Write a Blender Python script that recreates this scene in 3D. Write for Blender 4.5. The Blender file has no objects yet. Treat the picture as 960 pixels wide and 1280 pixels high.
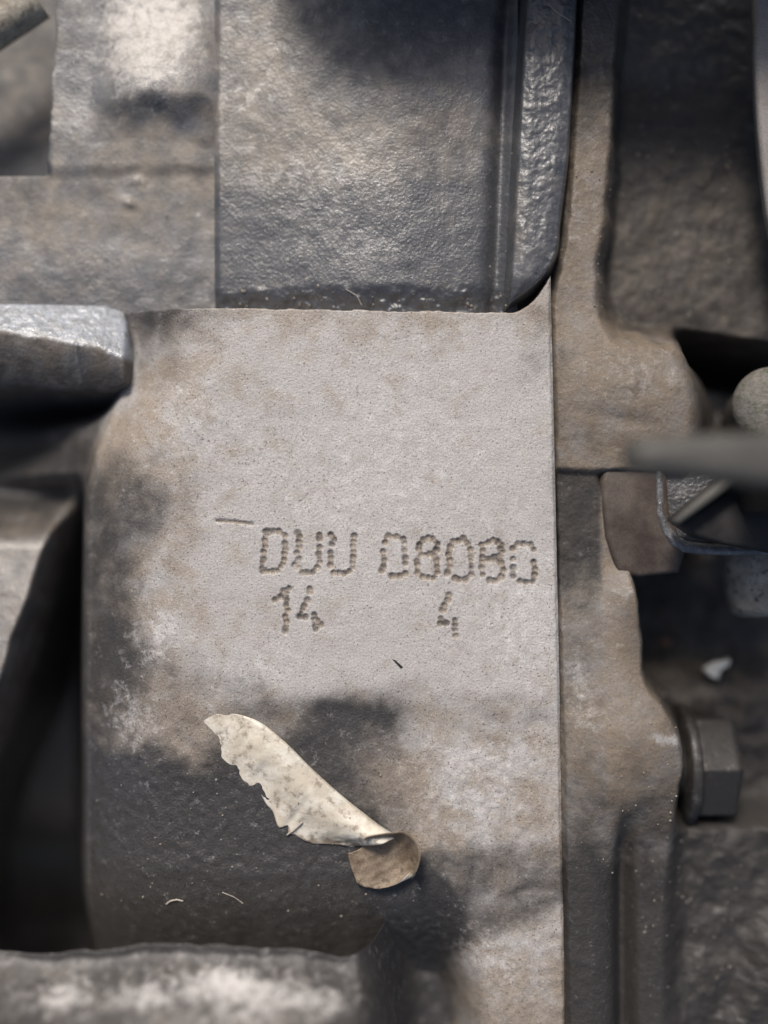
import bpy, bmesh, math
import numpy as np
from mathutils import Vector, Matrix

# ------------------------------------------------------------------ camera, sky, sun, exposure
MM = 0.001
S = 1.0 / 12.0          # millimetres per photo pixel on the plane of the number pad
D = 120.0               # lens to pad, millimetres
scene = bpy.context.scene
col = scene.collection

cam_d = bpy.data.cameras.new("camera")
cam = bpy.data.objects.new("camera", cam_d)
col.objects.link(cam)
cam.location = (0, 0, D * MM)
cam_d.sensor_fit = 'VERTICAL'
cam_d.sensor_height = 24.0
cam_d.sensor_width = 18.0
cam_d.lens = 24.0 * D / (1280 * S)
cam_d.clip_start = 0.005
cam_d.clip_end = 100.0
cam_d.dof.use_dof = True
cam_d.dof.focus_distance = (D + 0.1) * MM
cam_d.dof.aperture_fstop = 2.5
scene.camera = cam

SUN_EL, SUN_AZ = 46.0, -14.0      # from the top of the engine bay, a little to the left
w = bpy.data.worlds.new("World")
scene.world = w
w.use_nodes = True
nt = w.node_tree
bg = nt.nodes.get('Background') or nt.nodes.new('ShaderNodeBackground')
sky = nt.nodes.new('ShaderNodeTexSky')
sky.sky_type = 'NISHITA'
sky.sun_disc = False
sky.sun_elevation = math.radians(SUN_EL)
sky.sun_rotation = math.radians(SUN_AZ)
sky.dust_density = 4.0
sky.air_density = 1.0
sky.ozone_density = 1.0
nt.links.new(sky.outputs[0], bg.inputs[0])
bg.inputs[1].default_value = 0.06

sl = bpy.data.lights.new("sun", 'SUN')
sl.energy = 2.0
sl.angle = math.radians(14)
sl.color = (1.0, 0.94, 0.87)
sun = bpy.data.objects.new("sun", sl)
col.objects.link(sun)
sun.location = (0, 0.3, 0.3)
sun.rotation_euler = (Matrix.Rotation(math.radians(-SUN_AZ), 3, 'Z') @ Matrix.Rotation(-math.radians(90 - SUN_EL), 3, 'X')).to_euler()

vs = scene.view_settings
vs.view_transform = 'Standard'
vs.look = 'None'
vs.gamma = 1.0
vs.use_curve_mapping = False
vs.exposure = 0.62

# ------------------------------------------------------------------ helpers
rng = np.random.default_rng(7)

def U(px, py, z=0.0):
    """where a photo point lies on the pad plane's own millimetre grid (given as u, v) at height z"""
    k = (D - z) / D
    return 480 + (px - 480) * k, 640 + (py - 640) * k

def W(u, v, z):
    return ((u - 480) * S * MM, (640 - v) * S * MM, z * MM)

def WP(px, py, z):
    return W(*U(px, py, z), z)

def vnoise(x, y, seed):
    r = np.random.default_rng(seed).random((256, 256))
    xi = np.floor(x).astype(int); yi = np.floor(y).astype(int)
    fx = x - xi; fy = y - yi
    fx = fx * fx * (3 - 2 * fx); fy = fy * fy * (3 - 2 * fy)
    g = lambda i, j: r[i & 255, j & 255]
    return ((g(xi, yi) * (1 - fx) + g(xi + 1, yi) * fx) * (1 - fy)
            + (g(xi, yi + 1) * (1 - fx) + g(xi + 1, yi + 1) * fx) * fy)

def fbm(u, v, size, octv=4, seed=1, gain=0.55):
    """noise around 0, about -1..1; size in photo pixels"""
    t = 0; a = 1.0; n = 0
    for o in range(octv):
        f = 2.0 ** o / size
        t = t + a * (vnoise(u * f + 31.7 * o, v * f - 17.3 * o, seed + o) - 0.5) * 2
        n += a; a *= gain
    return t / n * 1.6

def ss(a, b, t):
    t = np.clip((t - a) / (b - a), 0, 1)
    return t * t * (3 - 2 * t)

def lin(t, xs, ys):
    return np.interp(t, xs, ys)

def smo(t, xs, ys, wdt=22):
    """piecewise linear with softened corners"""
    return (np.interp(t - wdt, xs, ys) + 2 * np.interp(t, xs, ys) + np.interp(t + wdt, xs, ys)) / 4

def blob(u, v, cx, cy, rx, ry, ang=0.0, p=2.0):
    a = math.radians(ang)
    du, dv = u - cx, v - cy
    x = (du * math.cos(a) + dv * math.sin(a)) / rx
    y = (-du * math.sin(a) + dv * math.cos(a)) / ry
    return np.exp(-np.power(x * x + y * y, p / 2))

def smin(a, b, k):
    h = np.clip(0.5 + 0.5 * (b - a) / k, 0, 1)
    return b + (a - b) * h - k * h * (1 - h)

def smax(a, b, k):
    return -smin(-a, -b, k)

def seg_dist(u, v, pts):
    """distance in pixels to a polyline"""
    d = np.full(np.shape(u), 1e9)
    for (ax, ay), (bx, by) in zip(pts[:-1], pts[1:]):
        vx, vy = bx - ax, by - ay
        t = np.clip(((u - ax) * vx + (v - ay) * vy) / (vx * vx + vy * vy), 0, 1)
        d = np.minimum(d, np.hypot(u - ax - t * vx, v - ay - t * vy))
    return d

def link(o, parent=None):
    col.objects.link(o)
    if parent is not None:
        o.parent = parent
    return o

def thing(name, label, cat, loc=(0, 0, 0), group=None):
    o = bpy.data.objects.new(name, None)
    o.empty_display_size = 0.005
    link(o)
    o['label'] = label; o['category'] = cat
    if group: o['group'] = group
    return o

def tag(o, label, cat, group=None):
    o['label'] = label; o['category'] = cat
    if group: o['group'] = group
    return o

def set_mask(me, arr):
    a = me.attributes.new('mask', 'FLOAT_COLOR', 'POINT')
    a.data.foreach_set('color', np.ascontiguousarray(arr, dtype=np.float32).ravel())

def grid_mesh(name, Ug, Vg, Z, masks, mat, parent=None, skirt=None, undercut=0):
    """heights over a (possibly uneven) grid; the rim is carried down to the depth skirt"""
    if skirt is not None:
        def pad(A):
            return np.pad(A, 1, mode='edge')
        Ug, Vg = pad(Ug), pad(Vg)
        Z = pad(Z)
        Z[0, :] = skirt; Z[-1, :] = skirt; Z[:, 0] = skirt; Z[:, -1] = skirt
        Vg[0, :] += undercut
        masks = [pad(m) for m in masks]
    nv, nu = Z.shape
    X = (Ug - 480) * S * MM; Y = (640 - Vg) * S * MM
    co = np.stack([X, Y, Z * MM], -1).reshape(-1, 3).astype(np.float32)
    idx = np.arange(nv * nu).reshape(nv, nu)
    q = np.stack([idx[:-1, :-1], idx[1:, :-1], idx[1:, 1:], idx[:-1, 1:]], -1).reshape(-1, 4)
    me = bpy.data.meshes.new(name)
    me.vertices.add(len(co)); me.vertices.foreach_set('co', co.ravel())
    me.loops.add(q.size); me.loops.foreach_set('vertex_index', q.ravel().astype(np.int32))
    me.polygons.add(len(q))
    me.polygons.foreach_set('loop_start', np.arange(0, q.size, 4, dtype=np.int32))
    me.polygons.foreach_set('use_smooth', np.ones(len(q), dtype=bool))
    me.update(calc_edges=True)
    me.validate()
    set_mask(me, np.stack([np.clip(m, -1, 2) * np.ones_like(Z) for m in masks], -1).reshape(-1, 4))
    me.materials.append(mat)
    return link(bpy.data.objects.new(name, me), parent)

def bm_obj(name, bm, mat, parent=None, smooth=True, mask=(0.5, 0.3, 0.2, 0.3), maskfn=None):
    bmesh.ops.recalc_face_normals(bm, faces=bm.faces)
    me = bpy.data.meshes.new(name)
    bm.to_mesh(me); bm.free()
    for p in me.polygons: p.use_smooth = smooth
    co = np.empty(len(me.vertices) * 3, dtype=np.float32)
    me.vertices.foreach_get('co', co); co = co.reshape(-1, 3)
    if maskfn:
        u = co[:, 0] / (S * MM) + 480; v = 640 - co[:, 1] / (S * MM)
        m = np.stack([a * np.ones(len(u)) for a in maskfn(u, v, co[:, 2] / MM)], -1)
    else:
        m = np.tile(np.array(mask, dtype=np.float32), (len(co), 1))
    set_mask(me, m)
    me.materials.append(mat)
    return link(bpy.data.objects.new(name, me), parent)

def smooth_poly(pts, it=2):
    for _ in range(it):
        out = []
        for i in range(len(pts)):
            a, b = pts[i], pts[(i + 1) % len(pts)]
            out.append((a[0] * .75 + b[0] * .25, a[1] * .75 + b[1] * .25))
            out.append((a[0] * .25 + b[0] * .75, a[1] * .25 + b[1] * .75))
        pts = out
    return pts

def prism(pts, ztop, zbot, bevel=0.3, seg=3, rnd=0):
    """photo outline at height ztop, carried straight down to zbot, with a rounded top edge"""
    if rnd: pts = smooth_poly(pts, rnd)
    bm = bmesh.new()
    uv = [U(x, y, ztop) for x, y in pts]
    top = [bm.verts.new(W(a, b, ztop)) for a, b in uv]
    bot = [bm.verts.new(W(a, b, zbot)) for a, b in uv]
    n = len(pts)
    ft = bm.faces.new(top)
    bm.faces.new(bot[::-1])
    for i in range(n):
        bm.faces.new((top[i], bot[i], bot[(i + 1) % n], top[(i + 1) % n]))
    bmesh.ops.recalc_face_normals(bm, faces=bm.faces)
    if bevel > 0:
        bmesh.ops.bevel(bm, geom=list(ft.edges), offset=bevel * MM, segments=seg, profile=0.5, affect='EDGES')
    return bm

def tube(pts, rad, n=20, cap=True, flat=1.0):
    """pts in world metres, rad in metres (number or list)"""
    bm = bmesh.new()
    P = [Vector(p) for p in pts]
    if not hasattr(rad, '__len__'): rad = [rad] * len(P)
    rings = []
    up = Vector((0, 0, 1))
    for i, p in enumerate(P):
        t = (P[min(i + 1, len(P) - 1)] - P[max(i - 1, 0)]).normalized()
        a = t.cross(up)
        if a.length < 1e-4: a = t.cross(Vector((0, 1, 0)))
        a.normalize(); b = a.cross(t)
        rings.append([bm.verts.new(p + (a * math.cos(2 * math.pi * k / n) + b * math.sin(2 * math.pi * k / n) * flat) * rad[i]) for k in range(n)])
    for r0, r1 in zip(rings[:-1], rings[1:]):
        for k in range(n):
            bm.faces.new((r0[k], r0[(k + 1) % n], r1[(k + 1) % n], r1[k]))
    if cap:
        bm.faces.new(rings[0][::-1]); bm.faces.new(rings[-1])
    return bm

def lathe(prof, origin, axis, n=40):
    """prof: list of (along, radius) in mm"""
    ax = Vector(axis).normalized()
    a = ax.cross(Vector((0.13, 0.2, 0.97))).normalized(); b = ax.cross(a)
    o = Vector(origin)
    bm = bmesh.new(); rings = []
    for h, r in prof:
        rings.append([bm.verts.new(o + ax * h * MM + (a * math.cos(2 * math.pi * k / n) + b * math.sin(2 * math.pi * k / n)) * max(r, .01) * MM) for k in range(n)])
    for r0, r1 in zip(rings[:-1], rings[1:]):
        for k in range(n):
            bm.faces.new((r0[k], r0[(k + 1) % n], r1[(k + 1) % n], r1[k]))
    bm.faces.new(rings[0][::-1]); bm.faces.new(rings[-1])
    return bm

# ------------------------------------------------------------------ materials
class NT:
    def __init__(self, name):
        self.m = bpy.data.materials.new(name); self.m.use_nodes = True
        self.t = self.m.node_tree; self.t.nodes.clear()
        self.out = self.n('ShaderNodeOutputMaterial')
        self.p = self.n('ShaderNodeBsdfPrincipled')
        self.l(self.p.outputs[0], self.out.inputs[0])
        tc = self.n('ShaderNodeTexCoord')
        vm = self.n('ShaderNodeVectorMath'); vm.operation = 'SCALE'
        vm.inputs['Scale'].default_value = 1000.0
        self.l(tc.outputs['Object'], vm.inputs[0])
        self.co = vm.outputs[0]
    def n(self, k): return self.t.nodes.new(k)
    def l(self, a, b): self.t.links.new(a, b)
    def put(self, sock, v):
        if isinstance(v, bpy.types.NodeSocket): self.l(v, sock)
        else: sock.default_value = v
    def noise(self, scale, detail=4, rough=0.55, off=(0, 0, 0), dist=0.0):
        a = self.n('ShaderNodeVectorMath'); a.operation = 'ADD'
        self.l(self.co, a.inputs[0]); a.inputs[1].default_value = off
        x = self.n('ShaderNodeTexNoise')
        x.inputs['Scale'].default_value = scale; x.inputs['Detail'].default_value = detail
        x.inputs['Roughness'].default_value = rough; x.inputs['Distortion'].default_value = dist
        self.l(a.outputs[0], x.inputs['Vector'])
        return x.outputs['Fac']
    def voro(self, scale, feat='F1'):
        x = self.n('ShaderNodeTexVoronoi'); x.feature = feat
        x.inputs['Scale'].default_value = scale
        self.l(self.co, x.inputs['Vector'])
        return x.outputs['Distance']
    def math(self, op, a, b=None, c=None, clamp=False):
        x = self.n('ShaderNodeMath'); x.operation = op; x.use_clamp = clamp
        self.put(x.inputs[0], a)
        if b is not None: self.put(x.inputs[1], b)
        if c is not None: self.put(x.inputs[2], c)
        return x.outputs[0]
    def rng(self, v, a, b, c=0.0, d=1.0):
        x = self.n('ShaderNodeMapRange'); x.interpolation_type = 'SMOOTHSTEP'
        self.put(x.inputs[0], v)
        for i, k in enumerate((a, b, c, d)): x.inputs[i + 1].default_value = k
        return x.outputs[0]
    def mix(self, f, a, b, mode='MIX'):
        x = self.n('ShaderNodeMix'); x.data_type = 'RGBA'; x.blend_type = mode
        self.put(x.inputs[0], f)
        for s, v in ((6, a), (7, b)):
            if isinstance(v, tuple): x.inputs[s].default_value = (*v, 1.0)
            else: self.l(v, x.inputs[s])
        return x.outputs[2]

def cast_mat(name, alu=(.40, .375, .36), dust=(.26, .20, .145), grime=(.040, .037, .036), pale=(.60, .575, .555),
             grain=2.6, bump=.10, rough=(.62, .40), fleck=True, spec=.5, seed=0.0, gvar=.12, speck=.4, soft=1.25, gamp=1.5, coat=.8):
    """sand-cast metal under dust, oily grime, rubbed places and some painted light and shade; the mask attribute says where (grime, dust, wear, oil)"""
    k = NT(name)
    at = k.n('ShaderNodeAttribute'); at.attribute_name = 'mask'
    sep = k.n('ShaderNodeSeparateColor'); k.l(at.outputs['Color'], sep.inputs[0])
    R, G, B, A = sep.outputs[0], sep.outputs[1], sep.outputs[2], at.outputs['Alpha']
    o = (seed, seed * 1.7, seed * .3)
    big = k.noise(.22, 3, .6, o)
    mid = k.noise(.42, 6, .56, (o[0] + 40, o[1], 0), .4)
    mid2 = k.noise(.36, 5, .56, (o[0], o[1] + 70, 9), .4)
    wn = k.noise(.9, 8, .70, (o[0] - 30, o[1] + 20, 3), .3)
    fine = k.noise(6.0, 3, .6, o)
    def fac(mask, n, amp, lo, hi, n2=fine, amp2=.35):
        t = k.math('MULTIPLY_ADD', k.math('SUBTRACT', n, .5), amp, mask)
        t = k.math('MULTIPLY_ADD', k.math('SUBTRACT', n2, .5), amp2, t)
        return k.rng(t, lo, hi)
    bl = k.math('MULTIPLY_ADD', k.math('SUBTRACT', big, .5), 1.0, 0.0)
    fd = fac(k.math('ADD', G, bl), mid2, 1.9, .05, 1.0)
    fg = fac(R, mid, gamp, -.1, soft)
    fw = fac(B, wn, 2.0, .25, 1.05, amp2=.9)
    c = k.mix(k.math('MULTIPLY', fd, .9), alu, dust)
    c = k.mix(k.math('MULTIPLY', fg, .96), c, grime)
    c = k.mix(k.math('MULTIPLY', fw, .9), c, pale)
    gr = k.noise(grain * 1.6, 4, .7, (5, 5, 5))
    var = k.rng(gr, .28, .72, 1 - gvar, 1 + gvar * .8)
    vc = k.n('ShaderNodeCombineColor')
    for i in range(3): k.l(var, vc.inputs[i])
    c = k.mix(1.0, c, vc.outputs[0], 'MULTIPLY')
    if fleck:
        vo = k.voro(2.1)
        fl = k.math('MULTIPLY', k.rng(vo, .09, .05), k.rng(k.noise(.7, 3, .6, (9, 2, 1)), .56, .66))
        c = k.mix(k.math('MULTIPLY', fl, .55), c, (.52, .46, .38))
    sn = k.noise(4.2, 2, .55, (61, 17, 4))
    pit = k.math('MULTIPLY', k.rng(sn, .40, .30), speck)
    dk = k.n('ShaderNodeMix'); dk.data_type = 'RGBA'; dk.blend_type = 'MULTIPLY'
    k.l(pit, dk.inputs[0]); k.l(c, dk.inputs[6]); dk.inputs[7].default_value = (.36, .32, .29, 1)
    c = dk.outputs[2]
    glint = k.rng(k.noise(5.0, 2, .55, (7, 91, 2)), .645, .70)
    c = k.mix(k.math('MULTIPLY', k.math('MULTIPLY', glint, speck * .8), k.math('SUBTRACT', 1.0, fg, None, True)), c, pale)  # sparkle painted into the colour as pale specks
    k.l(c, k.p.inputs['Base Color'])
    oil = k.rng(k.math('MULTIPLY_ADD', k.math('SUBTRACT', wn, .5), .9, A), .2, .9)
    rg = k.math('MULTIPLY_ADD', oil, rough[1] - rough[0], rough[0])
    rg = k.math('MULTIPLY_ADD', k.math('SUBTRACT', fine, .5), .35, rg)
    rg = k.math('MULTIPLY_ADD', glint, -.22, rg)
    k.l(rg, k.p.inputs['Roughness'])
    k.p.inputs['Specular IOR Level'].default_value = spec
    k.l(k.math('MULTIPLY', oil, coat), k.p.inputs['Coat Weight'])
    k.p.inputs['Coat Roughness'].default_value = .36
    k.p.inputs['Coat IOR'].default_value = 1.7
    h1 = k.noise(grain, 4, .58, (1, 2, 3))
    h = h1
    h = k.math('MULTIPLY_ADD', fg, -.10, h)
    b = k.n('ShaderNodeBump'); b.inputs['Strength'].default_value = 1.0
    b.inputs['Distance'].default_value = bump * MM
    k.l(h, b.inputs['Height']); k.l(b.outputs[0], k.p.inputs['Normal']); k.l(b.outputs[0], k.p.inputs['Coat Normal'])
    return k.m

def plain_mat(name, c1, c2, rough=.5, scale=.6, bump=.04, grain=3.0, c3=None, lo=.35, hi=.65, spec=.5, metal=0.0):
    k = NT(name)
    n = k.noise(scale, 7, .65, (3, 8, 1))
    c = k.mix(k.rng(n, lo, hi), c1, c2)
    if c3:
        n3 = k.noise(scale * 2.3, 8, .7, (13, 5, 7))
        c = k.mix(k.rng(n3, .52, .68), c, c3)
    sp = k.noise(grain * 2, 3, .7, (2, 2, 2))
    var = k.rng(sp, .3, .7, .8, 1.2)
    vc = k.n('ShaderNodeCombineColor')
    for i in range(3): k.l(var, vc.inputs[i])
    c = k.mix(1.0, c, vc.outputs[0], 'MULTIPLY')
    k.l(c, k.p.inputs['Base Color'])
    k.l(k.math('MULTIPLY_ADD', k.math('SUBTRACT', n, .5), .4, rough), k.p.inputs['Roughness'])
    k.p.inputs['Specular IOR Level'].default_value = spec
    k.p.inputs['Metallic'].default_value = metal
    h = k.noise(grain, 6, .65, (1, 1, 1))
    b = k.n('ShaderNodeBump'); b.inputs['Distance'].default_value = bump * MM
    k.l(h, b.inputs['Height']); k.l(b.outputs[0], k.p.inputs['Normal'])
    return k.m

M_pad = cast_mat('cast_aluminium_pad', alu=(.455, .430, .410), dust=(.32, .262, .205), grime=(.036, .034, .034), pale=(.64, .62, .605), bump=.085, grain=3.6, rough=(.52, .33), gvar=.20, speck=.85, soft=1.45, gamp=1.3)
M_house = cast_mat('oily_cast_housing', alu=(.26, .255, .255), dust=(.315, .265, .205), grime=(.048, .051, .058), pale=(.60, .565, .52), bump=.07, grain=3.0, rough=(.55, .27), seed=11, coat=.7)  # grime tinted blue: sky sheen put into the colour
M_gear = cast_mat('dusty_cast_gearbox', alu=(.23, .212, .197), dust=(.205, .160, .115), grime=(.030, .027, .025), pale=(.44, .42, .40), bump=.10, grain=2.6, seed=23)
M_lug = cast_mat('sky_tinted_cast_lug', alu=(.20, .205, .215), dust=(.20, .165, .13), grime=(.040, .036, .034), pale=(.36, .40, .46), bump=.11, grain=2.2, rough=(.62, .30), seed=61)  # pale tint: bluish sky reflection painted into the colour
M_brown = plain_mat('brown_plastic', (.045, .032, .025), (.095, .075, .062), rough=.55, scale=.25, bump=.03, c3=(.06, .04, .03))
M_steel = cast_mat('galvanised_steel', alu=(.16, .16, .165), dust=(.13, .11, .09), grime=(.03, .03, .032), pale=(.5, .5, .5), bump=.16, grain=2.2, rough=(.5, .32), seed=41)
M_clip = plain_mat('grey_plastic', (.070, .067, .061), (.090, .086, .078), rough=.6, scale=.2, bump=.01)
M_black = plain_mat('black_plastic', (.012, .011, .011), (.03, .026, .023), rough=.6, scale=.4, bump=.03)
M_bolt = cast_mat('dirty_bolt_steel', alu=(.032, .030, .028), dust=(.048, .037, .028), grime=(.03, .028, .027), pale=(.3, .29, .28), bump=.06, grain=2.5, seed=51)
M_rubber = plain_mat('black_rubber', (.02, .02, .02), (.04, .037, .034), rough=.55, scale=.3, bump=.02)
M_plug = plain_mat('pale_dirty_rubber', (.27, .24, .20), (.42, .375, .31), rough=.6, scale=.5, bump=.05, c3=(.03, .028, .025))
M_knob = plain_mat('mossy_plastic', (.11, .105, .092), (.17, .155, .135), rough=.6, scale=.3, bump=.2, grain=1.2, c3=(.05, .065, .025))
M_edge = plain_mat('grey_paint', (.22, .20, .185), (.28, .26, .24), rough=.55, scale=.2, bump=.05, c3=(.24, .2, .17))
M_bar = plain_mat('dusty_rod', (.22, .19, .145), (.36, .33, .27), rough=.5, scale=.35, bump=.15, grain=1.2, c3=(.12, .10, .075))
M_deep = plain_mat('bay_dirt', (.02, .018, .016), (.05, .042, .035), rough=.8, scale=.15, bump=.2)
M_chip = plain_mat('white_chip', (.45, .45, .43), (.6, .6, .57), rough=.5, scale=.8)
M_red = plain_mat('rust_crumb', (.30, .13, .085), (.36, .2, .14), rough=.6, scale=1.0)
M_fibre = plain_mat('pale_fibre', (.42, .37, .31), (.5, .46, .4), rough=.6, scale=1.0)
M_grit = plain_mat('pale_grit', (.15, .125, .10), (.32, .285, .24), rough=.4, scale=.08)

# label paper: aluminium-white print side, brown glue side
def paper_mat():
    k = NT('label_paper')
    n = k.noise(.35, 8, .68, (4, 4, 4)); n2 = k.noise(.9, 8, .7, (24, 4, 4))
    c = k.mix(k.rng(n, .38, .62), (.74, .70, .61), (.58, .52, .42))
    c = k.mix(k.math('MULTIPLY', k.rng(n2, .50, .66), .8), c, (.27, .22, .17))
    at = k.n('ShaderNodeAttribute'); at.attribute_name = 'mask'
    sp_ = k.n('ShaderNodeSeparateColor'); k.l(at.outputs['Color'], sp_.inputs[0])
    st = k.math('MULTIPLY_ADD', k.math('SUBTRACT', n2, .5), 2.2, sp_.outputs[0])
    c = k.mix(k.rng(st, .15, .85), c, (.24, .195, .15))
    sc = k.noise(2.6, 5, .7, (8, 1, 1))
    c = k.mix(k.math('MULTIPLY', k.rng(sc, .64, .72), .6), c, (.2, .16, .125))
    k.l(c, k.p.inputs['Base Color']); k.p.inputs['Roughness'].default_value = .38
    b = k.n('ShaderNodeBump'); b.inputs['Distance'].default_value = .12 * MM
    k.l(k.noise(.8, 5, .6), b.inputs['Height']); k.l(b.outputs[0], k.p.inputs['Normal'])
    return k.m
M_paper = paper_mat()
M_glue = plain_mat('label_glue_side', (.17, .125, .085), (.28, .22, .16), rough=.6, scale=.5, bump=.06, c3=(.10, .075, .05))

# ------------------------------------------------------------------ the dark engine bay below
bm = bmesh.new()
vsx = [bm.verts.new(p) for p in ((-.25, -.25, -.045), (.25, -.25, -.045), (.25, .25, -.045), (-.25, .25, -.045))]
bm.faces.new(vsx)
bay = bm_obj('ground', bm, M_deep, smooth=False)
bay['kind'] = 'structure'

# ------------------------------------------------------------------ ENGINE BLOCK: number pad, gutter, left web
block = thing('engine_block', 'grey cast engine block whose flat pad is dot-stamped DUU 08080, 14 and 4', 'engine block')

def dots(raw, ox, oy, k):
    return [(ox + a / k, oy + b / k) for a, b in raw]
Z1 = [(140,125),(165,122),(205,122),(247,122),(297,157),(295,220),(300,270),(292,300),(288,350),(280,385),(262,410),(240,440),(200,443),(165,445),(118,443),(112,420),(118,365),(125,345),(125,288),(140,245),(135,195),(150,150),
 (397,137),(410,165),(405,205),(410,250),(392,297),(407,345),(372,393),(402,410),(435,455),(470,452),(520,450),(555,415),(575,370),(565,305),(573,250),(573,180),(572,155),
 (662,152),(690,190),(672,225),(660,295),(665,335),(660,395),(687,457),(727,457),(765,462),(815,440),(838,410),(838,375),(842,330),(845,285),(842,240),(845,205),(850,162),
 (330,580),(310,610),(285,600),(260,650),(217,672),(310,670),(305,715),(320,755),(297,805),(310,845),(300,895),(300,920),
 (495,585),(495,610),(475,675),(450,720),(440,745),(415,805),(460,810),(530,790),(530,825),(555,840),(535,880),(580,870),(543,907)]
Z2 = [(108,85),(150,87),(88,118),(185,100),(78,165),(190,160),(85,208),(195,200),(80,245),(195,225),(72,265),(195,280),(125,293),(165,293),(190,120),
 (290,105),(315,95),(335,100),(268,130),(365,125),(265,150),(357,158),(278,182),(320,180),(345,185),(253,215),(357,210),(258,232),(360,245),(258,275),(363,275),(285,298),(315,300),(340,305),
 (445,112),(470,110),(497,98),(430,140),(522,125),(420,180),(535,155),(427,210),(537,195),(428,243),(537,210),(415,278),(540,250),(455,305),(540,285),(475,312),(510,310),
 (592,130),(630,118),(655,105),(600,160),(693,150),(597,195),(630,205),(658,195),(690,185),(597,215),(695,225),(593,250),(707,262),(600,285),(697,295),(635,315),(665,320),(700,300),(678,116),(697,132),(700,165),(660,200),
 (782,125),(812,125),(850,128),(755,150),(865,155),(757,205),(865,220),(758,250),(872,257),(758,293),(870,285),(795,320),(825,325),(860,322),
 (423,393),(418,418),(398,447),(390,470),(380,515),(378,540),(410,540),(455,525),(455,550),(455,575),(458,603)]
DOTS = dots(Z1, 310, 645, 6.4) + dots(Z2, 460, 650, 4.174)
_mid = []
for _i in range(len(DOTS)):
    for _j in range(_i + 1, len(DOTS)):
        _d = math.hypot(DOTS[_i][0] - DOTS[_j][0], DOTS[_i][1] - DOTS[_j][1])
        if 6.5 < _d < 10.5:
            _mid.append(((DOTS[_i][0] + DOTS[_j][0]) / 2, (DOTS[_i][1] + DOTS[_j][1]) / 2))
NMAIN = len(DOTS)
DOTS = DOTS + _mid
STROKE = [(271, 651), (292, 652), (316, 655)]

def uj(v):            # the joint between block and gearbox
    return 690 + (v - 380) * 20 / 900.0

def pad_top(u):       # upper end of the pad; it climbs round the corner of the housing's edge rib
    return np.where(u < 632, 380 + (u - 130) * 0.016,
                    388 - 92 * np.power(np.clip((u - 632) / 74.0, 0, 1), 2.4))

ug = np.concatenate([np.arange(-150, -60, 5), np.arange(-60, 112, 1.6), np.arange(112, 318, 2.2), np.arange(318, 682, .95), np.arange(682, 692, 1.2)])
vg = np.concatenate([np.arange(290, 372, 3), np.arange(372, 396, 1.5), np.arange(396, 646, 2.0), np.arange(646, 806, .95), np.arange(806, 1400, 2.4)])
Ug0, Vg = np.meshgrid(ug, vg)
kx = (uj(Vg) - 480) / (692 - 480)
Ug = np.where(Ug0 > 480, 480 + (Ug0 - 480) * kx, Ug0)
u, v = Ug, Vg

edgeL = smo(v, [370, 430, 470, 520, 570, 620, 1200, 1400], [150, 168, 160, 135, 116, 106, 98, 95], 12)
wob = fbm(u, v, 60, 3, 5)
# roll-off towards the left edge, then the wall of the slot
t = np.clip((edgeL + 130 - u) / 130, 0, 3)
z = -3.6 * np.clip(t, 0, 1) ** 2.4
over = np.clip(edgeL - u, 0, 400)
z = z - smin(over * .30, 24 + over * 0, 6) * ss(-4, 50, over)
# slope of the hollow below the lug is gentler and closes towards the web
slope_zone = ss(470, 530, v) * (1 - ss(585, 625, v))
z_gent = -3.6 - over * .085 - .3
z = np.where(over > 0, z * (1 - slope_zone) + np.maximum(z, z_gent) * slope_zone, z)
# web at the far left: a slanting ledge beside the slot
webE = smo(v, [560, 600, 640, 950, 1020, 1400], [100, 80, 66, -22, -60, -180], 8)
zweb = -8.5 + (v - 600) * .016 + .10 * wob
inweb = ss(-6, 26, webE - u + fbm(u, v, 40, 2, 9) * 2) * ss(530, 690, v)
z = np.where((over > 0) & (v > 555), np.maximum(z, z * (1 - inweb) + zweb * inweb), z)
# lower third: small step, then the slope into the gutter
z = z - .35 * ss(850, 905, v + 16 * wob) - .5 * ss(900, 1100, v)
gut = ss(1092, 1116, v + 4 * wob) * .25 + 9.5 * ss(1105, 1320, v)
z = z - gut * (1 - ss(535, 610, u - (v - 1150) * .1))
z = z - 1.2 * ss(1080, 1400, v) * ss(560, 640, u)
z = z + .10 * fbm(u, v, 150, 4, 21) + .03 * fbm(u, v, 20, 4, 22)
z = z + .05 * fbm(u, v, 9, 2, 24) * ss(860, 960, v)
# pad edges: top and the joint
z = z - 6.5 * ss(3.0, -2.5, v - pad_top(u) + fbm(u, v, 14, 3, 31) * 1.2)
z = z - .35 * ss(5, 0, uj(v) - u + fbm(u, v, 16, 3, 33) * 1.0)
# punched dots
dent = np.zeros_like(z); dmask = np.zeros_like(z)
for i, (a, b) in enumerate(DOTS):
    r = (4.3 if i < NMAIN else 3.3) + .35 * rng.standard_normal()
    sel = (np.abs(u - a) < 9) & (np.abs(v - b) < 9)
    d = np.hypot(u[sel] - a, v[sel] - b) / r
    dp = (.25 if i < NMAIN else .15) + .04 * rng.standard_normal()
    dent[sel] = np.maximum(dent[sel], dp * np.clip(1 - (d / 1.05) ** 2, 0, 1) ** .7 )
    dent[sel] -= .012 * np.exp(-((d - 1.25) / .22) ** 2) * (dent[sel] < .02)
    dmask[sel] = np.maximum(dmask[sel], 1 - ss(.5, 1.3, d))
ds = seg_dist(u, v, STROKE)
dent = np.maximum(dent, .14 * (1 - ss(.8, 3.2, ds + fbm(u, v, 8, 2, 3) * .8)))
dd2 = seg_dist(u, v, [(492, 826), (501, 834)])
dmask = np.maximum(dmask, 1 - ss(.5, 3, ds))
z = z - dent

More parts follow.
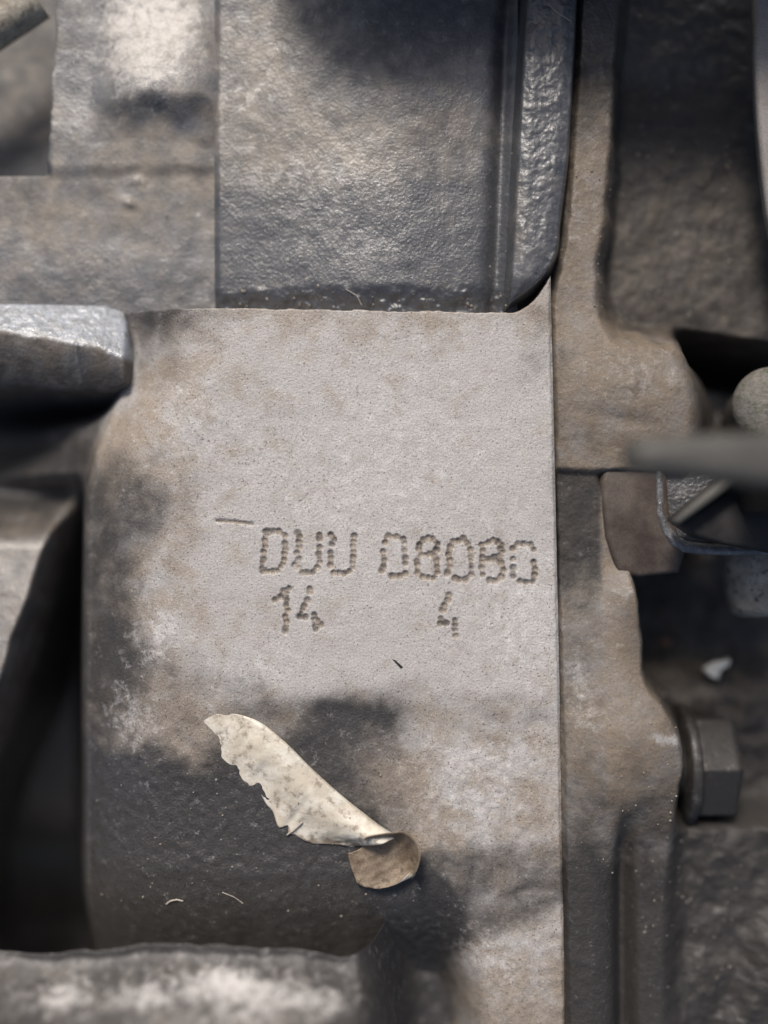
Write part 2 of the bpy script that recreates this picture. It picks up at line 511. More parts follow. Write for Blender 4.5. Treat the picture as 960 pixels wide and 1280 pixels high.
grime = (-.12 + 0.66 * dmask * (1 + .5 * fbm(u, v, 12, 2, 40)) + .95 * ss(260, 90, u + 40 * fbm(u, v, 70, 4, 41)) * ss(500, 620, v) + .30 * ss(250, 120, u + 50 * fbm(u, v, 90, 3, 46)) * ss(520, 620, v) + .35 * blob(u, v, 150, 830, 70, 60)
         + .30 * ss(430, 385, v) + .75 * blob(u, v, 165, 420, 80, 70) + .45 * blob(u, v, 205, 395, 60, 20)
         + .55 * blob(u, v, 668, 440, 26, 55, 20) + .45 * blob(u, v, 692, 600, 14, 60)
         + .35 * blob(u, v, 215, 640, 45, 60) + .5 * blob(u, v, 265, 850, 70, 22, 12)
         + .50 * blob(u, v + 10 * fbm(u, v, 50, 3, 47), 400, 886, 150, 26, 3) + .55 * blob(u, v, 640, 905, 90, 24)
         + 1.8 * ss(870, 975, v + (u - 300) * .28 + 26 * fbm(u, v, 60, 4, 43)) * ss(560, 470, u + 20 * fbm(u, v, 50, 3, 44)) * (1 - .6 * blob(u, v, 500, 960, 80, 70))
         + 1.0 * ss(1030, 1090, v + 14 * fbm(u, v, 40, 3, 45)) * ss(1190, 1150, v + (u - 640) * .5) * ss(480, 540, u)
         + 1.6 * ss(1090, 1150, v) * ss(600, 540, u)  # gutter: grime plus the painted shade of its slope
         + .30 * ss(1150, 1280, v) + .2 * blob(u, v, 250, 560, 60, 80) + .28 * blob(u, v, 300, 900, 60, 20))
grime = grime + 1.0 * ss(0, 40, over) * ss(620, 560, v) + .3 * ss(0, 30, over) * ss(560, 640, v)  # hollow under the lug: its shade painted in
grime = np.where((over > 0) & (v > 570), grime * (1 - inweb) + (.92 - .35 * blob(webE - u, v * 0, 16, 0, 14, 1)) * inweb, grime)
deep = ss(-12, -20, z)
grime = grime + 1.2 * deep  # slot floor: shade painted black by depth
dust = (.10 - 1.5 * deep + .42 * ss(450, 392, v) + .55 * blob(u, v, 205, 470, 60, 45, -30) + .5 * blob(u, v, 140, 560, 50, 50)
        + .55 * ss(360, 150, u) * ss(480, 600, v) + .55 * blob(u, v, 500, 985, 60, 35, 30) + .4 * blob(u, v, 250, 960, 80, 50)
        + .5 * blob(u, v, 400, 1080, 160, 30) + .42 * ss(840, 900, v) + .75 * dmask + .35 * blob(u, v, 650, 1270, 60, 60)
        + .25 * blob(u, v, 530, 440, 60, 40) + .22 * blob(u, v, 300, 480, 90, 60))
wear = (.12 + .34 * blob(u, v, 480, 600, 190, 190) + .40 * blob(u, v, 660, 790, 60, 90) + .30 * blob(u, v, 240, 530, 40, 60)
        + .46 * blob(u, v, 200, 790, 34, 45) + .48 * blob(u, v, 620, 945, 80, 20) + .48 * blob(u, v, 600, 1000, 70, 40)
        + .40 * blob(u, v, 165, 900, 40, 40) + .44 * blob(u, v, 620, 1205, 50, 40, 30) + .35 * blob(u, v, 330, 830, 60, 30) - 1.2 * dmask)
wear = wear - .5 * ss(0, 40, over)
oil = (.05 + .5 * ss(170, 90, u) * ss(850, 950, v) + .8 * inweb * (over > 0) + .45 * ss(900, 1000, v) * ss(560, 480, u)
       + .6 * blob(u, v, 160, 920, 60, 60))
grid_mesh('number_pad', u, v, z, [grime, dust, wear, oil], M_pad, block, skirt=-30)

# lug reaching in from the left: slanted top face, rounded nose
ug = np.arange(-160, 182, 2.0); vg = np.arange(373, 522, 1.8)
u, v = np.meshgrid(ug, vg)
top = smo(u, [-160, 0, 60, 120, 165, 200], [404, 412, 421, 432, 450, 470], 8)          # crest line
bot = smo(u, [-160, 0, 60, 120, 150, 165, 172], [478, 482, 487, 490, 484, 470, 455], 6)
nose = ss(172, 150, u + .0012 * (v - 455) ** 2)
zf = -1.2 - np.clip(v - top, -3, 200) * .012 - 2.2 * np.clip((v - top) / 60, 0, 9) ** 2
zback = -1.2 - np.clip(top - v, -3, 200) * .055
up_ = ss(7, -7, v - top + 3 * fbm(u, v, 16, 3, 63))
zl = smin(zback + .0 * v, zf, .5)
zl = zl - 22 * ss(-6, 12, v - bot)
zl = zl * nose - 14 * (1 - nose)
zl = zl + .06 * fbm(u, v, 24, 3, 61) + .06 * fbm(u, v, 7, 2, 62) * ss(4, -8, v - top) - .3 * ss(6, 0, np.abs(u - 92 - (v - 440) * -.06)) * 0
zl = zl + .18 * blob(u, v, 91, 455, 3, 60) * (v > top)
gr = .62 - .52 * up_ + .3 * ss(440, 490, v)
du_ = .75 - .95 * up_ - .2 * ss(450, 490, v)
we = .66 * up_ + .5 * blob(u, v, 91, 450, 4, 40) * (v > top)  # top face: sky reflection painted pale
oi = .15 + .8 * up_
grid_mesh('lug', u, v, zl, [gr, du_, we, oi], M_lug, block, skirt=-26)

# rib along the bottom, well proud of the gutter
ug = np.arange(-220, 585, 2.6); vg = np.arange(1158, 1480, 2.2)
u, v = np.meshgrid(ug, vg)
line = 1174 + 5 * fbm(u, v * 0, 140, 3, 71)
endr = ss(556, 380, u + .012 * np.abs(v - 1300) ** 1.4)
prof = ss(-10, 60, v - line) ** .8
zr = -9 + 14.5 * ss(0, .6, endr) + (7 + .012 * (v - 1170)) * prof * ss(.1, .95, endr) + .35 * fbm(u, v, 60, 3, 73) + .05 * fbm(u, v, 16, 3, 74)
gr = 1.12 + .5 * ss(1172, 1160, v) + .40 * ss(380, 500, u) + .35 * blob(u, v, 30, 1215, 60, 18) + .25 * fbm(u, v, 90, 3, 75)  # first rows: shade painted onto the back wall
du_ = .35 - .8 * ss(1180, 1166, v) + .2 * fbm(u, v, 100, 3, 76)
we = .16 + .80 * blob(u, v, 300, 1192, 60, 12) + .55 * blob(u, v, 110, 1196, 45, 13) + .5 * blob(u, v, 205, 1202, 40, 12) + .5 * blob(u, v, 400, 1198, 50, 12) + .4 * blob(u, v, 320, 1216, 50, 12)
oi = .3 + 0 * u
grid_mesh('rib', u, v + 12 * fbm(u, v * 0, 110, 4, 77) * ss(1280, 1170, v), zr, [gr, du_, we, oi], M_pad, block, skirt=-26, undercut=170)

# ------------------------------------------------------------------ UPPER HOUSING: stepped plate, panel, edge rib
house = thing('cast_housing', 'dark oily cast housing with stepped plate, panel and rounded rib above the stamped pad', 'housing')

# plate on the left
ug = np.concatenate([np.arange(-200, 20, 4), np.arange(20, 252, 2.2), np.arange(252, 276, 1.2)]); vg = np.concatenate([np.arange(-160, 360, 2.4), np.arange(360, 392, 1.4)])
u, v = np.meshgrid(ug, vg)
zp = -4.2 + .15 * fbm(u, v, 90, 3, 81)
zp = zp - .35 * ss(190, 208, v + 3 * fbm(u, v, 40, 2, 82))
zp = zp + 2.3 * ss(-60, 104, v) * ss(162, 106, v + 12 * fbm(u, v, 60, 2, 83) - (u - 190) * .16) * ss(95, 185, u) * ss(300, 225, u)
zp = zp + .5 * blob(u, v, 150, 240, 9, 5, 20) + .3 * blob(u, v, 158, 210, 10, 6)
zp = zp - 9.5 * ss(50, 43, u + fbm(u, v, 20, 2, 84) * 1.0 - (v - 100) * -.06) * ss(204, 197, v)
zp = zp + .02 * fbm(u, v, 10, 3, 85)
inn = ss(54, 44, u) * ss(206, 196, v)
gr = .56 + 1.0 * inn * ss(110, 180, v) + .25 * inn + .12 * fbm(u, v, 120, 3, 86) + .35 * blob(u, v, 190, 128, 60, 12, 8) + .25 * blob(u, v, 85, 90, 40, 90) - .2 * blob(u, v, 190, 60, 60, 50) + .3 * ss(300, 375, v)  # notch bottom and smear under the bump: shade painted through this mask
du_ = .42 + .5 * blob(u, v, 180, 190, 90, 50) + .3 * blob(u, v, 40, 270, 100, 60) - .2 * blob(u, v, 90, 90, 40, 100) + .5 * inn
we = .10 + .78 * blob(u, v, 180, 22, 72, 92, 6, 4) + .8 * blob(u, v, 46, 85, 7, 45) + .5 * blob(u, v, 150, 240, 10, 7) + .5 * blob(u, v, 155, 212, 12, 6)  # big pale blob and notch edge: lit slope and bevel painted in
oi = .25 + .4 * blob(u, v, 90, 100, 50, 100) + .4 * ss(230, 330, v)
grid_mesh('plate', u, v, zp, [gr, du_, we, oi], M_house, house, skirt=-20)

def grooveC(v): return smo(v, [-150, 50, 385], [648, 634, 621], 10)
# panel in the middle
ug = np.concatenate([np.arange(262, 600, 2.2), np.arange(600, 652, 1.3)]); vg = np.concatenate([np.arange(-160, 350, 2.2), np.arange(350, 394, 1.4)])
u, v = np.meshgrid(ug, vg)
zq = -1.7 - 1.6 * ss(520, 262, u) + .4 * (1 - ((u - 440) / 200.0) ** 2) + .12 * fbm(u, v, 110, 3, 91) + .025 * fbm(u, v, 14, 3, 92)
zq = zq - 1.0 * np.exp(-((u - grooveC(v)) / 12.0) ** 2)
zq = zq - .9 * ss(352, 386, v + 4 * fbm(u, v, 30, 3, 93)) + .25 * fbm(u, v, 12, 3, 94) * ss(345, 372, v)
zq = zq - .35 * ss(270, 262, u)
gr = (.66 + .46 * ss(150, 260, v + 40 * fbm(u, v, 80, 3, 95)) + .4 * ss(350, 380, v) + .5 * blob(u, v, 520, 20, 160, 60) + .3 * blob(u, v, 632, 200, 16, 250)  # blob at the top: cast shadow painted in too
      - .25 * blob(u, v, 330, 60, 60, 60) - .2 * blob(u, v, 390, 190, 110, 60))
du_ = .45 + .5 * blob(u, v, 330, 60, 60, 70) + .55 * blob(u, v, 390, 180, 130, 70) + .35 * blob(u, v, 570, 160, 60, 80) + .3 * ss(340, 375, v) - .4 * blob(u, v, 430, 310, 150, 60)
we = .10 + .34 * blob(u, v, 400, 205, 110, 30, 6) + .36 * blob(u, v, 310, 110, 35, 30) + .3 * blob(u, v, 270, 130, 5, 70) + .2 * blob(u, v, 430, 290, 90, 50)  # narrow strip at the left edge: lit bevel painted in
oi = .5 + .6 * blob(u, v, 430, 300, 190, 90) + .3 * blob(u, v, 600, 110, 50, 60)
grid_mesh('panel', u, v, zq, [gr, du_, we, oi], M_house, house, skirt=-20)

# rounded rib on its right edge
ug = np.arange(622, 742, 1.5); vg = np.arange(-160, 402, 1.8)
u, v = np.meshgrid(ug, vg)
left = smo(v, [-150, 60, 385], [662, 645, 628], 10)
right = np.where(v < 285, smo(v, [-150, 60, 200, 285], [736, 727, 719, 708], 10), 708 - 78 * np.power(np.clip((v - 285) / 104.0, 0, 1), 2.6))
inside = np.minimum((u - left) / 10.0, (right - u) / 13.0)
zb = -3.2 + 4.3 * ss(0, 1, inside) + .3 * ss(.6, 2.2, inside) - 2.0 * ss(300, 400, v) * ss(.2, 1.0, (v - 290 + (u - 640) * .9) / 150) - 5.5 * ss(0, -.5, inside) * (u > 670)
zb = zb + .05 * fbm(u, v, 7, 3, 101) + .07 * fbm(u, v, 30, 3, 102)
gr = 1.05 + .35 * blob(u, v, 700, 0, 60, 50) - .3 * blob(u, v, 650, 300, 12, 70) - .25 * blob(u, v, 680, 335, 40, 14, -45)  # top blob: cast shadow painted in; left flank lightened as its lit side
du_ = .2 + .45 * blob(u, v, 645, 280, 12, 90)  # left flank: lit side painted tan
we = .0 + .12 * blob(u, v, 690, 150, 40, 110) + .40 * blob(u, v, 682, 335, 46, 10, -48) + .2 * blob(u, v, 720, 150, 5, 80)
oi = .75 + 0 * u
grid_mesh('edge_rib', u, v, zb, [gr, du_, we, oi], M_house, house, skirt=-20)

# ------------------------------------------------------------------ GEARBOX HOUSING on the right of the joint
gear = thing('gearbox_housing', 'brown dusty cast gearbox housing with deep pockets and bosses right of the stamped pad', 'gearbox')
ug = np.concatenate([np.arange(686, 720, 1.3), np.arange(720, 935, 2.0), np.arange(935, 1130, 3.0)]); vg = np.arange(-160, 1420, 2.0)
u, v = np.meshgrid(ug, vg)
wob = fbm(u, v, 40, 3, 111)
zg = -1.1 + 0 * u
# upper pocket (rounded corner)
pl = smo(v, [-160, 40, 250, 380, 420], [795, 781, 767, 752, 752], 10)
pb = smo(u, [740, 770, 850, 890, 915, 935, 1130], [395, 412, 418, 436, 466, 540, 560], 8)
dx = (u - pl + 6) / 30.0; dy = (pb + 14 - v) / 42.0
ins = smin(dx, dy, 1.6) + .10 * wob
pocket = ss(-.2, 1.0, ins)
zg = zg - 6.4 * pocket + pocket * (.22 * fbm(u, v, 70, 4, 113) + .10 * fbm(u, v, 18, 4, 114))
# black hole at the pocket's lower right corner
zg = zg - 16 * ss(-16, 40, u - 878 + 10 * wob) * ss(22, -8, np.abs(v - 428 - (u - 880) * .16) - 12)
# boss between the pockets
boss = blob(u, v, 800, 490, 125, 95, 8, 4)
zg = zg + 1.9 * blob(u, v, 805, 490, 110, 80, 8, 2.4) * (1 - pocket)
rs = ss(0, 1, (u - (852 + 6 * np.sin((v - 470) / 40.0) + .004 * (v - 500) ** 2 * (v < 500) * -1)) / 74.0) * ss(415, 470, v) * ss(640, 585, v)
zg = zg - 9 * rs
zg = zg - .30 * blob(u, v, 775, 525, 40, 10, 10) + .25 * blob(u, v, 790, 480, 8, 14)
# below the boss: sunk seat for plate, spacer and bracket
low = ss(582, 594, v + 2 * wob)
zg = zg - .7 * low * ss(640, 700, 700 + 0 * u)
# tan column, then the lower boss
colR = smo(v, [590, 700, 800, 855, 900, 960, 1040, 1100, 1420], [752, 798, 808, 812, 846, 860, 852, 846, 846], 14)
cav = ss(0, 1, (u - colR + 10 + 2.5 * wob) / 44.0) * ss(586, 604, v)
ridge = (ss(690, 745, v) * ss(742, 788, u)) * 1.4
lowboss = 2.3 * blob(u, v, 795, 960, 80, 105, 0, 2.4)
groove = 2.4 * np.exp(-((u - 786 - (v - 1100) * .01) / 13.0) ** 2) * ss(1000, 1080, v) + 1.7 * ss(768, 800, u) * ss(985, 1085, v)
zg = zg + (ridge * (1 - ss(900, 1010, v)) + lowboss) * low + 1.2 * ss(700, 800, v) * low * ss(790, 740, u) - groove
zcav = -17 + 5.0 * ss(820, 900, v) + .6 * fbm(u, v, 50, 4, 117)
zcav = zcav + 5.5 * ss(1026, 1062, v + 4 * wob) + .5 * ss(1100, 1280, v)
zcav = zcav + 1.6 * ss(915, 960, u - (1290 - v) * .28 + 8 * wob) * ss(1150, 1200, v)
zg = zg * (1 - cav) + np.minimum(zg, zcav) * cav
zg = zg + .08 * fbm(u, v, 60, 3, 119) + .04 * fbm(u, v, 15, 3, 120) + .02 * fbm(u, v, 6, 2, 121)
# joint edge: the left rim falls away behind the rib and the pad
lim = np.where(v < 300, smo(v, [-160, 60, 200, 300], [732, 724, 717, 708], 8), np.where(v < 380, 708 - (v - 300) / 80.0 * 17, uj(v) + 1))
zg = zg - 1.0 * ss(4, -2, u - lim - 1 + fbm(u, v, 14, 3, 123) * 1.2) - 4.5 * ss(-1, -8, u - lim)
gr = (.10 + .55 * ss(150, 40, v) + .50 * ss(240, 110, v + 20 * wob) + .86 * pocket + .2 * pocket * ss(200, 80, v) + .35 * blob(u, v, 890, 500, 30, 60) + .8 * rs  # top band and pocket: shade painted in along with the dirt
      + .85 * low * ss(790, 690, v) * ss(762, 750, u) + .2 * low * ss(760, 750, u) + .85 * cav + .9 * ss(1040, 1120, v + 10 * wob) + .35 * ss(900, 1060, v)  # cavity term: shade of the recess painted in
      + .4 * blob(u, v, 845, 905, 20, 20) - .45 * blob(u, v, 785, 800, 25, 70) + .3 * blob(u, v, 700, 500, 8, 130) + .25 * blob(u, v, 815, 1000, 40, 40))
du_ = (.72 - .35 * ss(1000, 1100, v) + .1 * fbm(u, v, 80, 3, 125) - .2 * low * ss(758, 750, u) + .3 * pocket + .25 * blob(u, v, 860, 860, 80, 40))
we = (.10 + .25 * blob(u, v, 730, 250, 25, 110) + .3 * blob(u, v, 800, 470, 60, 40) + .42 * blob(u, v, 725, 850, 20, 60) + .5 * blob(u, v, 783, 740, 16, 20)
      + .75 * blob(u, v, 830, 922, 28, 8, 12) + .3 * blob(u, v, 915, 1082, 26, 12) + .22 * blob(u, v, 935, 1220, 22, 60, 25) + .2 * blob(u, v, 735, 900, 25, 40) - .4 * cav)
oi = .15 + .5 * ss(110, 40, v) + .45 * rs + .15 * ss(1050, 1150, v) + .4 * blob(u, v, 845, 905, 25, 20)
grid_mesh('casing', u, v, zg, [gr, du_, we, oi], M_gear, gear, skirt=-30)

# ------------------------------------------------------------------ things on the right
sp = bm_obj('spacer_block', prism([(751, 600), (758, 581), (790, 572), (832, 566), (838, 640), (858, 690), (850, 716), (800, 722), (772, 716), (757, 670)], -1.2, -9, .6, 4), M_brown)
tag(sp, 'brown smooth plastic spacer block wedged beside the steel bracket', 'spacer')

steel = thing('steel_bracket', 'grainy grey steel bracket with bright worn rim beside brown spacer block', 'bracket')
outl = [(820, 556), (820, 600), (821, 640), (827, 662), (838, 680), (854, 690), (875, 693), (915, 694), (1010, 694), (1010, 556)]
inn_ = [(830, 556), (830, 600), (831, 636), (837, 654), (846, 668), (858, 676), (878, 679), (915, 680), (1010, 680), (1010, 556)]
bm_obj('face', prism(inn_, -2.0, -3.4, .15), M_steel, steel, mask=(.8, .1, .2, .9))
bm = bmesh.new()
r = []
for (a, b) in zip(outl[:-1], inn_[:-1]):
    ring = []
    for (p, zz) in ((a, -3.4), (a, -1.15), ((a[0] * .6 + b[0] * .4, a[1] * .6 + b[1] * .4), -.9), (b, -1.3), (b, -3.0)):
        ring.append(bm.verts.new(WP(p[0], p[1], zz)))
    r.append(ring)
for r0, r1 in zip(r[:-1], r[1:]):
    for k in range(4):
        bm.faces.new((r0[k], r0[k + 1], r1[k + 1], r1[k]))
bm_obj('rim', bm, M_steel, steel, mask=(.55, .15, .35, .9))

clip = thing('plastic_clip', 'dull grey plastic clip arm above a black wedge crossing the steel bracket', 'clip')
bm = prism([(792, 551), (830, 545), (900, 541), (1020, 536), (1020, 612), (935, 606), (880, 598), (830, 592), (795, 586)], 22, 17.5, 1.2, 4)
bm_obj('arm', bm, M_clip, clip)
bm = prism([(841, 650), (882, 617), (922, 584), (960, 575), (1030, 575), (1030, 596), (958, 594), (932, 597), (892, 626), (850, 656)], 6.0, 3.0, .4, 3)
bm_obj('rim', bm, M_clip, clip)
bm = prism([(849, 655), (892, 625), (932, 595), (1030, 590), (1030, 705), (960, 690), (905, 680), (872, 671)], 3.4, 0.2, .4, 3)
bm_obj('wedge', bm, M_black, clip)
bm = prism([(960, 560), (1050, 560), (1050, 640), (990, 640)], 18, 2.9, .4, 2)
bm_obj('post', bm, M_black, clip)

kx_, ky_ = U(972, 505, 0)
kn = bm_obj('end_cap', lathe([(-12, 3.6), (-6, 3.8), (-1.6, 4.1), (-.7, 4.25), (.1, 4.0), (.7, 3.2), (1.0, 1.8), (1.05, .1)], W(kx_, ky_, -1.0), (-.12, .1, 1)), M_knob)
tag(kn, 'grey rounded end cap with green staining beside the dusty boss', 'cap')

ox, oy = U(956, 690, -6)
pg = bm_obj('rubber_plug', lathe([(-9, 3.6), (-4, 3.9), (0, 4.3), (3.2, 4.5), (5.2, 4.55), (6.2, 4.2), (6.7, 3.4), (6.9, 2.0), (6.95, .1)], W(ox, oy, -7), (.16, -1, .02)), M_plug)
tag(pg, 'pale dirty rubber plug with black streaks hanging in the dark cavity', 'plug')

# hex bolt screwed sideways into the lower boss
bolt = thing('hex_bolt', 'dirty dark hex head bolt screwed sideways into the lower boss', 'bolt')
bz = -9.5
bu, bv = U(884, 955, bz)
def hexhead():
    bm = bmesh.new(); rings = []
    for (x, r) in ((-2.2, 5.9), (-1.9, 6.1), (1.9, 6.05), (2.5, 5.5), (2.52, .2)):
        rings.append([bm.verts.new(Vector(W(bu, bv, bz)) + Vector((x, r * math.sin(math.radians(60 * k + 6)), r * math.cos(math.radians(60 * k + 6)))) * MM) for k in range(6)])
    for r0, r1 in zip(rings[:-1], rings[1:]):
        for k in range(6): bm.faces.new((r0[k], r0[(k + 1) % 6], r1[(k + 1) % 6], r1[k]))
    bm.faces.new(rings[0][::-1]); bm.faces.new(rings[-1])
    bmesh.ops.recalc_face_normals(bm, faces=bm.faces)
    es = [e for e in bm.edges if len(e.link_faces) == 2 and e.calc_face_angle(0) > .5]
    bmesh.ops.bevel(bm, geom=es, offset=.25 * MM, segments=2, profile=.5, affect='EDGES')
    return bm
bm_obj('head', hexhead(), M_bolt, bolt, smooth=False, mask=(.45, .45, .05, .3))
bm_obj('washer', lathe([(-3.4, 6.4), (-3.2, 6.7), (-2.4, 6.7), (-2.1, 6.3), (-2.05, 3)], W(bu, bv, bz), (1, 0, 0)), M_bolt, bolt, mask=(.5, .3, .2, .4))
bm_obj('shank', lathe([(-12, 3.9), (-3, 3.9)], W(bu, bv, bz), (1, 0, 0), 20), M_bolt, bolt)

eg = bm_obj('pipe_bracket', prism([(946, -60), (945, 60), (946, 110), (949, 160), (954, 215), (960, 265), (974, 330), (1040, 340), (1040, -60)], 1.0, -.6, .5, 4), M_edge)
tag(eg, 'pale grey painted bracket edge at the side of the deep brown pocket', 'bracket')

# rod in the notch of the plate
rd = bm_obj('dusty_rod', tube([WP(-90, 90, -4.6), WP(-30, 52, -4.6), WP(30, 12, -4.6), WP(47, 0, -4.6)], [2.1 * MM] * 4, 24), M_bar)
tag(rd, 'dusty tan metal rod slanting through the notch of the plate', 'rod')

# coolant hose just above, whose shadow falls over the top of the panel and the pocket
pts = []
for k in range(25):
    x = 330 + k * 38
    y = -92 - 40 * math.cos(k / 24 * math.pi * .9) * 0 - 46 * math.exp(-((x - 330) / 60.0) ** 2) + 6 * math.sin(k * .5)
    pts.append(W(x, y - 74, 12.5))
hs = bm_obj('coolant_hose', tube(pts, [5.5 * MM + 3.5 * MM * (1 - math.exp(-k / 1.6)) for k in range(25)], 28), M_rubber)
tag(hs, 'black rubber coolant hose crossing above the oily panel and pocket', 'hose')

# ------------------------------------------------------------------ peeling label
label = thing('peeling_label', 'torn cream paper label curling into a roll with brown glue inside', 'label')
def sheet(name, rows, mats, stain=lambda u, v, z: (0 * u, 0 * u, 0 * u, 0 * u)):
    bm = bmesh.new()
    R = [[bm.verts.new(p) for p in row] for row in rows]
    for r0, r1 in zip(R[:-1], R[1:]):
        for j in range(len(r0) - 1):
            bm.faces.new((r0[j], r1[j], r1[j + 1], r0[j + 1]))
    o = bm_obj(name, bm, mats[0], label, maskfn=stain)
    if sum(p.normal.z * p.area for p in o.data.polygons) < 0:
        o.data.flip_normals()
    o.data.materials.append(mats[1])
    so = o.modifiers.new('thickness', 'SOLIDIFY')
    so.thickness = .10 * MM; so.offset = -1; so.material_offset = 1; so.material_offset_rim = 0
    return o
LU = np.array([(250, 889), (290, 892), (325, 906), (357, 932), (392, 968), (432, 1003), (470, 1032), (494, 1046)], float)
LL = np.array([(222, 938), (250, 962), (284, 974), (314, 998), (344, 1044), (380, 1056), (418, 1056), (441, 1062)], float)
NT_, NF = 140, 40
f = np.linspace(0, 1, NT_)
def crv(P, k):
    a = np.interp(f * (len(P) - 1), np.arange(len(P)), P[:, k])
    return np.convolve(np.pad(a, 7, mode='edge'), np.ones(15) / 15, mode='valid')
rag = (fbm(f * 100, f * 0, 16, 2, 201) * 14 + fbm(f * 100, f * 0, 6, 2, 202) * 2.5 + 12 * blob(f * 100, f * 0, 60, 0, 1.5, 1)) * ss(.97, .80, f)
hmax = .35 + .9 * ss(.05, .55, f) + 1.0 * ss(.65, 1, f)
ux, uy, lx, ly = crv(LU, 0), crv(LU, 1), crv(LL, 0), crv(LL, 1)
rows = []
for i in range(NT_):
    L = math.hypot(ux[i] - lx[i], uy[i] - ly[i])
    ex, ey = (ux[i] - lx[i]) / L, (uy[i] - ly[i]) / L
    row = []
    for j in range(NF):
        q = j / (NF - 1)
        if q < .82:                                   # lies on, lifts, bulges towards the upper edge
            g = q / .82
            d = (rag[i] * (1 - g)) + g * L
            zz = hmax[i] * (ss(.0, .75, g) - .22 * ss(.72, 1.0, g))
        else:                                         # turns under along the upper edge
            a = (q - .82) / .18 * math.pi * .8
            rr = hmax[i] * .39
            d = L + math.sin(a) * 3.0
            zz = hmax[i] * .78 - rr * (1 - math.cos(a))
        zz += .10 * float(fbm(np.array(i * 1.0), np.array(j * 1.0), 14, 3, 203)) - .75
        row.append(W(lx[i] + ex * d, ly[i] + ey * d, zz + .12))
    rows.append(row)
def stain(u, v, z):
    low = np.interp(u, LL[:, 0], LL[:, 1])
    d = low - v                                   # how far above the torn edge
    return (.75 * ss(26, -6, d) + .4 * ss(300, 235, u), 0 * u, 0 * u, 0 * u)
sheet('printed_face', rows, (M_paper, M_glue), stain)
# the rolled tongue: glue side up, a trough whose far rim stands up into the roll
rows = []
for i in range(50):
    a = i / 49
    cx, cy = 446 + a * 66, 1054 + a * 34
    hw = (16 + 30 * min(1, a / .45) ** .8) * math.sqrt(max(1 - max(0, (a - .45) / .55) ** 2.4, 0.0)) + .5
    row = []
    for j in range(30):
        b = j / 29 * 2 - 1
        x = cx + b * hw * .62 + (1 - b * b) * 6; y = cy - b * hw * .78 + (1 - b * b) * 6
        zz = .50 + 2.6 * max(0, b) ** 2.0 + .25 * max(0, -b) ** 3 + .5 * max(0, a - .7) / .3
        row.append(W(x, y, zz - 1.0 + .05 * math.sin(i * .7) * math.cos(j * .5)))
    rows.append(row)
sheet('glue_side', rows, (M_glue, M_paper))

# ------------------------------------------------------------------ crumbs, fibres and grit
bm = prism([(880, 836), (892, 829), (904, 826), (914, 824), (912, 832), (902, 838), (898, 850), (888, 846)], -11.2, -12.6, .2)
tag(bm_obj('paint_chip', bm, M_chip), 'white angular paint chip lying in the dark cavity', 'chip')
bm = bmesh.new(); bmesh.ops.create_icosphere(bm, subdivisions=2, radius=.42 * MM)
for q in bm.verts: q.co = Vector((q.co.x * 1.4, q.co.y * .9, q.co.z * .8)) + Vector(WP(832, 803, -15.4))
tag(bm_obj('rust_crumb', bm, M_red), 'small reddish rust crumb in the dark cavity', 'crumb')
bm = prism([(490, 824), (494, 825), (504, 834), (501, 836)], .10, -.15, .03)
tag(bm_obj('dark_splinter', bm, M_black), 'tiny dark splinter on the pad below the stamped digits', 'splinter')

bpy.context.view_layer.update()
dg = bpy.context.evaluated_depsgraph_get()
def surf(u_, v_):
    x, y, _ = W(u_, v_, 0)
    ok, loc, nor, *_r = scene.ray_cast(dg, Vector((x, y, .011)), Vector((0, 0, -1)))
    return (loc, nor) if ok else (Vector((x, y, 0)), Vector((0, 0, 1)))

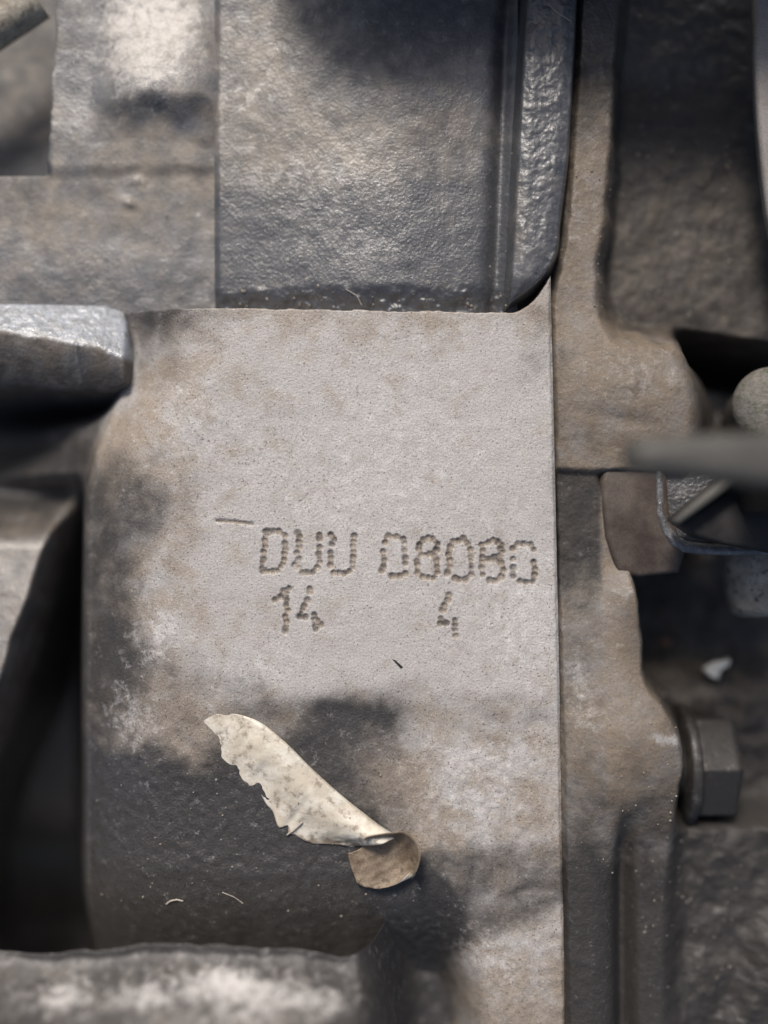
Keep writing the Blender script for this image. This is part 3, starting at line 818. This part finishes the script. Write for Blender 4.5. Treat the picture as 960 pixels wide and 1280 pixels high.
def fibre(pts, label, r=.05):
    q = []
    n = 14
    P = np.array(pts, float); tt = np.linspace(0, len(P) - 1, n)
    for k in range(n):
        a = np.interp(tt[k], np.arange(len(P)), P[:, 0]); b = np.interp(tt[k], np.arange(len(P)), P[:, 1])
        loc, _ = surf(a, b)
        q.append(loc)
    zs = [p.z for p in q]
    for k in range(n):
        q[k].z = sum(zs[max(0, k - 2):k + 3]) / len(zs[max(0, k - 2):k + 3]) + (r + .03) * MM
    o = bm_obj('fibre', tube(q, r * MM, 6), M_fibre)
    tag(o, label, 'fibre', 'loose fibres stuck to the grime')
fibre([(204, 1137), (210, 1132), (218, 1130), (226, 1132)], 'pale curved fibre in the dark gutter left of centre', .09)
fibre([(276, 1120), (290, 1126), (302, 1136)], 'thin tan fibre lying in the gutter under the label', .05)
fibre([(682, 12), (694, 24), (712, 34)], 'thin pale hair on the shaded top of the edge rib', .04)
fibre([(432, 358), (446, 366), (452, 378)], 'tan hair caught in the crease under the panel', .05)
fibre([(358, 1046), (368, 1038), (378, 1028)], 'straight pale splinter beside the torn edge of the label', .10)

gb = bmesh.new()
rg2 = np.random.default_rng(3)
zones = [(110, 540, 930, 1170, 110, .04, .16), (710, 850, 900, 1100, 70, .05, .14), (800, 950, 1060, 1270, 80, .05, .15),
         (790, 940, 150, 400, 80, .06, .18), (280, 640, 340, 384, 90, .06, .18), (20, 250, 170, 360, 40, .06, .16), (160, 690, 400, 860, 40, .04, .09),
         (820, 950, 800, 900, 40, .07, .2), (700, 770, 200, 400, 40, .05, .16), (300, 700, 60, 330, 60, .04, .10), (560, 700, 900, 1270, 60, .04, .11)]
for (a, b, c, d, n, r0, r1) in zones:
    for _ in range(n):
        uu, vv = rg2.uniform(a, b), rg2.uniform(c, d)
        loc, nor = surf(uu, vv)
        rr = r0 + (r1 - r0) * rg2.random() ** 3
        m = Matrix.Translation(loc + nor * rr * .3 * MM) @ Matrix.Rotation(rg2.uniform(0, 6), 4, 'Z') @ Matrix.Diagonal((rg2.uniform(.7, 1.5), 1, rg2.uniform(.5, .9), 1))
        bmesh.ops.create_icosphere(gb, subdivisions=1, radius=rr * MM, matrix=m)
gr_o = bm_obj('grit', gb, M_grit, smooth=False)
gr_o['kind'] = 'stuff'
tag(gr_o, 'fine pale grit scattered over the oily castings', 'grit')
